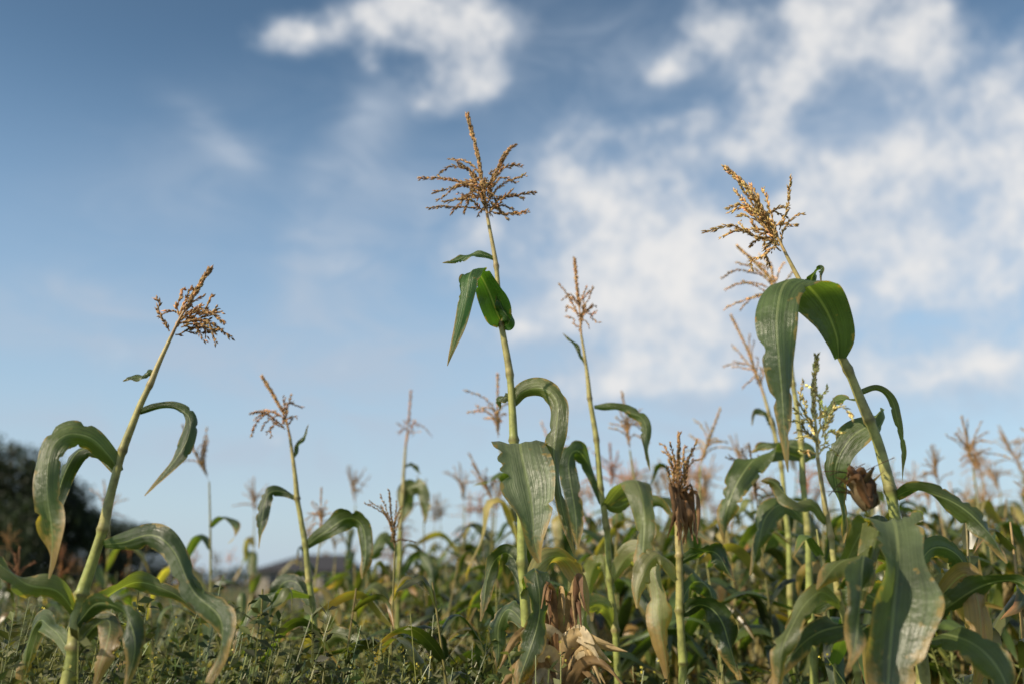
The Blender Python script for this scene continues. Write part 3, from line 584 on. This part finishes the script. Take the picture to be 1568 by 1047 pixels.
# ------------------------------------------------------------ light and sky
SD=nrm(np.array([-.80,-.50,0])); EL=R(34); sd=np.array([SD[0]*math.cos(EL),SD[1]*math.cos(EL),math.sin(EL)])
from mathutils import Vector
L=bpy.data.lights.new('sun','SUN'); L.energy=5.0; L.angle=R(.53); L.color=(1,.87,.68); lo=bpy.data.objects.new('sun',L); scene.collection.objects.link(lo)
lo.rotation_euler=Vector(-sd).to_track_quat('-Z','Y').to_euler(); lo.location=(-20,-10,20)
wd=bpy.data.worlds.new('World'); scene.world=wd; wd.use_nodes=True; nt=wd.node_tree; nt.nodes.clear(); b=NB(nt)
try:
    wd.cycles.sampling_method='MANUAL'; wd.cycles.sample_map_resolution=256
except Exception as ex: print(ex)
out=b.n('ShaderNodeOutputWorld'); sky=b.n('ShaderNodeTexSky',sky_type='NISHITA'); sky.sun_disc=False; sky.sun_elevation=EL; sky.sun_rotation=math.atan2(sd[0],sd[1])
sky.air_density=1.0; sky.dust_density=1.0; sky.ozone_density=1.0; sky.altitude=100
tc=b.n('ShaderNodeTexCoord'); dv=tc.outputs['Generated']; sx=b.n('ShaderNodeSeparateXYZ'); b.l(dv,sx.inputs[0])
az=b.m('ARCTAN2',sx.outputs[0],sx.outputs[1]); el=b.m('ARCSINE',sx.outputs[2])
deep=b.mr(el,.25,.60,1.0,.66)
sc_=b.n('ShaderNodeVectorMath',operation='SCALE'); b.l(b.mix(1.0,sky.outputs[0],(.88,1.06,1.08,1),'MULTIPLY'),sc_.inputs[0]); b.l(deep,sc_.inputs['Scale'])
bg=b.n('ShaderNodeBackground'); b.l(sc_.outputs[0],bg.inputs[0]); bg.inputs[1].default_value=.142
cb=b.n('ShaderNodeCombineXYZ'); b.l(az,cb.inputs[0]); b.l(el,cb.inputs[1])
wn=b.noise(dv,8,2,.55); vs=b.n('ShaderNodeVectorMath',operation='SUBTRACT'); b.l(wn.outputs['Color'],vs.inputs[0]); vs.inputs[1].default_value=(.5,.5,.5)
vsc=b.n('ShaderNodeVectorMath',operation='SCALE'); b.l(vs.outputs[0],vsc.inputs[0]); vsc.inputs['Scale'].default_value=.08
va=b.n('ShaderNodeVectorMath',operation='ADD'); b.l(cb.outputs[0],va.inputs[0]); b.l(vsc.outputs[0],va.inputs[1])
vz=b.n('ShaderNodeVectorMath',operation='MULTIPLY'); b.l(va.outputs[0],vz.inputs[0]); vz.inputs[1].default_value=(1,1,0)
def azel(u,v):
    w=W(u,v,1.0)-np.array([0,0,CAMH]); w=w/np.linalg.norm(w); return math.atan2(w[0],w[1]),math.asin(w[2])
def blobs(lst):
    acc=None
    for (u,v,ru,rv,rot,st) in lst:
        a,e_=azel(u,v); mp=b.n('ShaderNodeMapping',vector_type='TEXTURE'); b.l(vz.outputs[0],mp.inputs[0])
        mp.inputs['Location'].default_value=(a,e_,0); mp.inputs['Rotation'].default_value=(0,0,R(rot)); mp.inputs['Scale'].default_value=(ru/FP*1.5,rv/FP*1.5,1)
        g=b.n('ShaderNodeTexGradient',gradient_type='QUADRATIC_SPHERE'); b.l(mp.outputs[0],g.inputs[0])
        acc=b.m('MULTIPLY',g.outputs[1],st) if acc is None else b.m('MULTIPLY_ADD',g.outputs[1],st,acc)
    return acc
CL=[(600,25,110,50,0,1.4),(700,50,120,100,0,2.3),(715,120,75,60,0,1.6),(460,60,100,38,10,1.4),(640,165,65,34,0,1.0),(560,100,80,36,-30,.9),
 (1100,30,80,50,0,1.2),(1185,120,90,100,-20,2.0),(1015,92,60,32,0,1.2),(1280,50,160,80,0,2.1),(1400,40,100,100,0,1.7),
 (1075,185,70,42,0,1.4),(1130,235,70,40,0,1.1),(855,235,80,65,0,1.9),(945,220,110,65,0,2.2),(1010,270,100,85,0,2.1),(880,300,100,75,0,1.7),
 (950,360,180,80,0,1.4),(740,385,140,64,0,1.5),(1240,240,90,50,0,1.2),(1330,300,150,85,10,1.9),(1440,240,120,120,0,1.7),(1550,170,90,130,0,2.0),(1530,310,150,140,0,1.5),
 (1400,430,240,100,0,1.4),(1190,350,140,80,0,1.3),(1040,430,230,110,0,1.9),(1070,520,280,90,0,1.4),(830,490,110,52,0,1.5),(1400,570,280,60,0,1.4),(1010,585,200,46,0,1.4)]
CI=[(90,490,260,60,-8,2.2),(380,545,330,70,-12,2.6),(520,350,70,220,-18,2.6),(340,225,120,36,-30,2.0),(545,450,80,130,15,2.0),
 (700,580,320,100,0,1.8),(300,300,260,160,20,.9),(900,90,260,130,0,1.0),(1300,200,360,220,0,1.2),(1300,650,560,130,0,1.8),(1100,440,600,300,0,2.0),(450,690,440,70,0,1.8),(560,170,80,70,-20,1.2),(640,300,100,80,10,1.2),(150,640,300,50,-5,1.4)]
n1=b.noise(dv,14,6,.62).outputs[0]; n3=b.noise(dv,3.2,2,.5).outputs[0]
B1=blobs(CL); B2=blobs(CI)
behind=b.mr(sx.outputs[1],.2,.6,1,0); gen=b.m('MULTIPLY',b.mr(n3,.45,.65),b.m('MULTIPLY',behind,1.1))
B1g=b.m('MINIMUM',b.m('ADD',B1,gen),1.0)
den=b.m('ADD',B1g,b.m('MULTIPLY',b.m('SUBTRACT',n1,.5),3.1))
mask=b.mr(den,-.05,1.45)
gate=b.mr(B1g,.0,.42)
mask=b.m('MULTIPLY',b.m('MULTIPLY',mask,gate),.94)
mpw=b.n('ShaderNodeMapping'); mpw.inputs['Scale'].default_value=(4,4,9); mpw.inputs['Rotation'].default_value=(0,R(12),0); b.l(dv,mpw.inputs[0])
nw=b.noise(mpw.outputs[0],2.1,5,.62,.8).outputs[0]
thin=b.m('MULTIPLY',b.m('MINIMUM',B2,1.5),b.mr(nw,.28,.70,.22,.95))
haze=b.mr(el,-.02,.50,.96,.0,False); haze=b.m('POWER',haze,1.55)
thin=b.m('MULTIPLY',thin,.72,clamp=True)
tot=b.m('SUBTRACT',1.0,b.m('MULTIPLY',b.m('SUBTRACT',1.0,mask),b.m('SUBTRACT',1.0,b.m('MULTIPLY',thin,.7))))
cc=b.mix(b.mr(den,.25,1.55),(.47,.55,.66,1),(.84,.83,.82,1))
hz=b.n('ShaderNodeBackground'); hz.inputs[0].default_value=(.50,.60,.72,1); hz.inputs[1].default_value=1.0
m0=b.n('ShaderNodeMixShader'); b.l(haze,m0.inputs[0]); b.l(bg.outputs[0],m0.inputs[1]); b.l(hz.outputs[0],m0.inputs[2])
bgc=b.n('ShaderNodeBackground'); b.l(cc,bgc.inputs[0]); bgc.inputs[1].default_value=1.0
ms=b.n('ShaderNodeMixShader'); b.l(tot,ms.inputs[0]); b.l(m0.outputs[0],ms.inputs[1]); b.l(bgc.outputs[0],ms.inputs[2]); b.l(ms.outputs[0],out.inputs[0])

# ------------------------------------------------------------ camera
cam=bpy.data.cameras.new('camera'); co=bpy.data.objects.new('camera',cam); scene.collection.objects.link(co); scene.camera=co
cam.lens=36*FP/1568; cam.sensor_width=36; cam.clip_end=3000; cam.clip_start=.05
co.location=(0,0,CAMH); co.rotation_euler=(R(90)+PITCH,0,0)
cam.dof.use_dof=True; cam.dof.focus_distance=2.3; cam.dof.aperture_fstop=1.8
scene.view_settings.view_transform='Standard'; scene.view_settings.look='None'
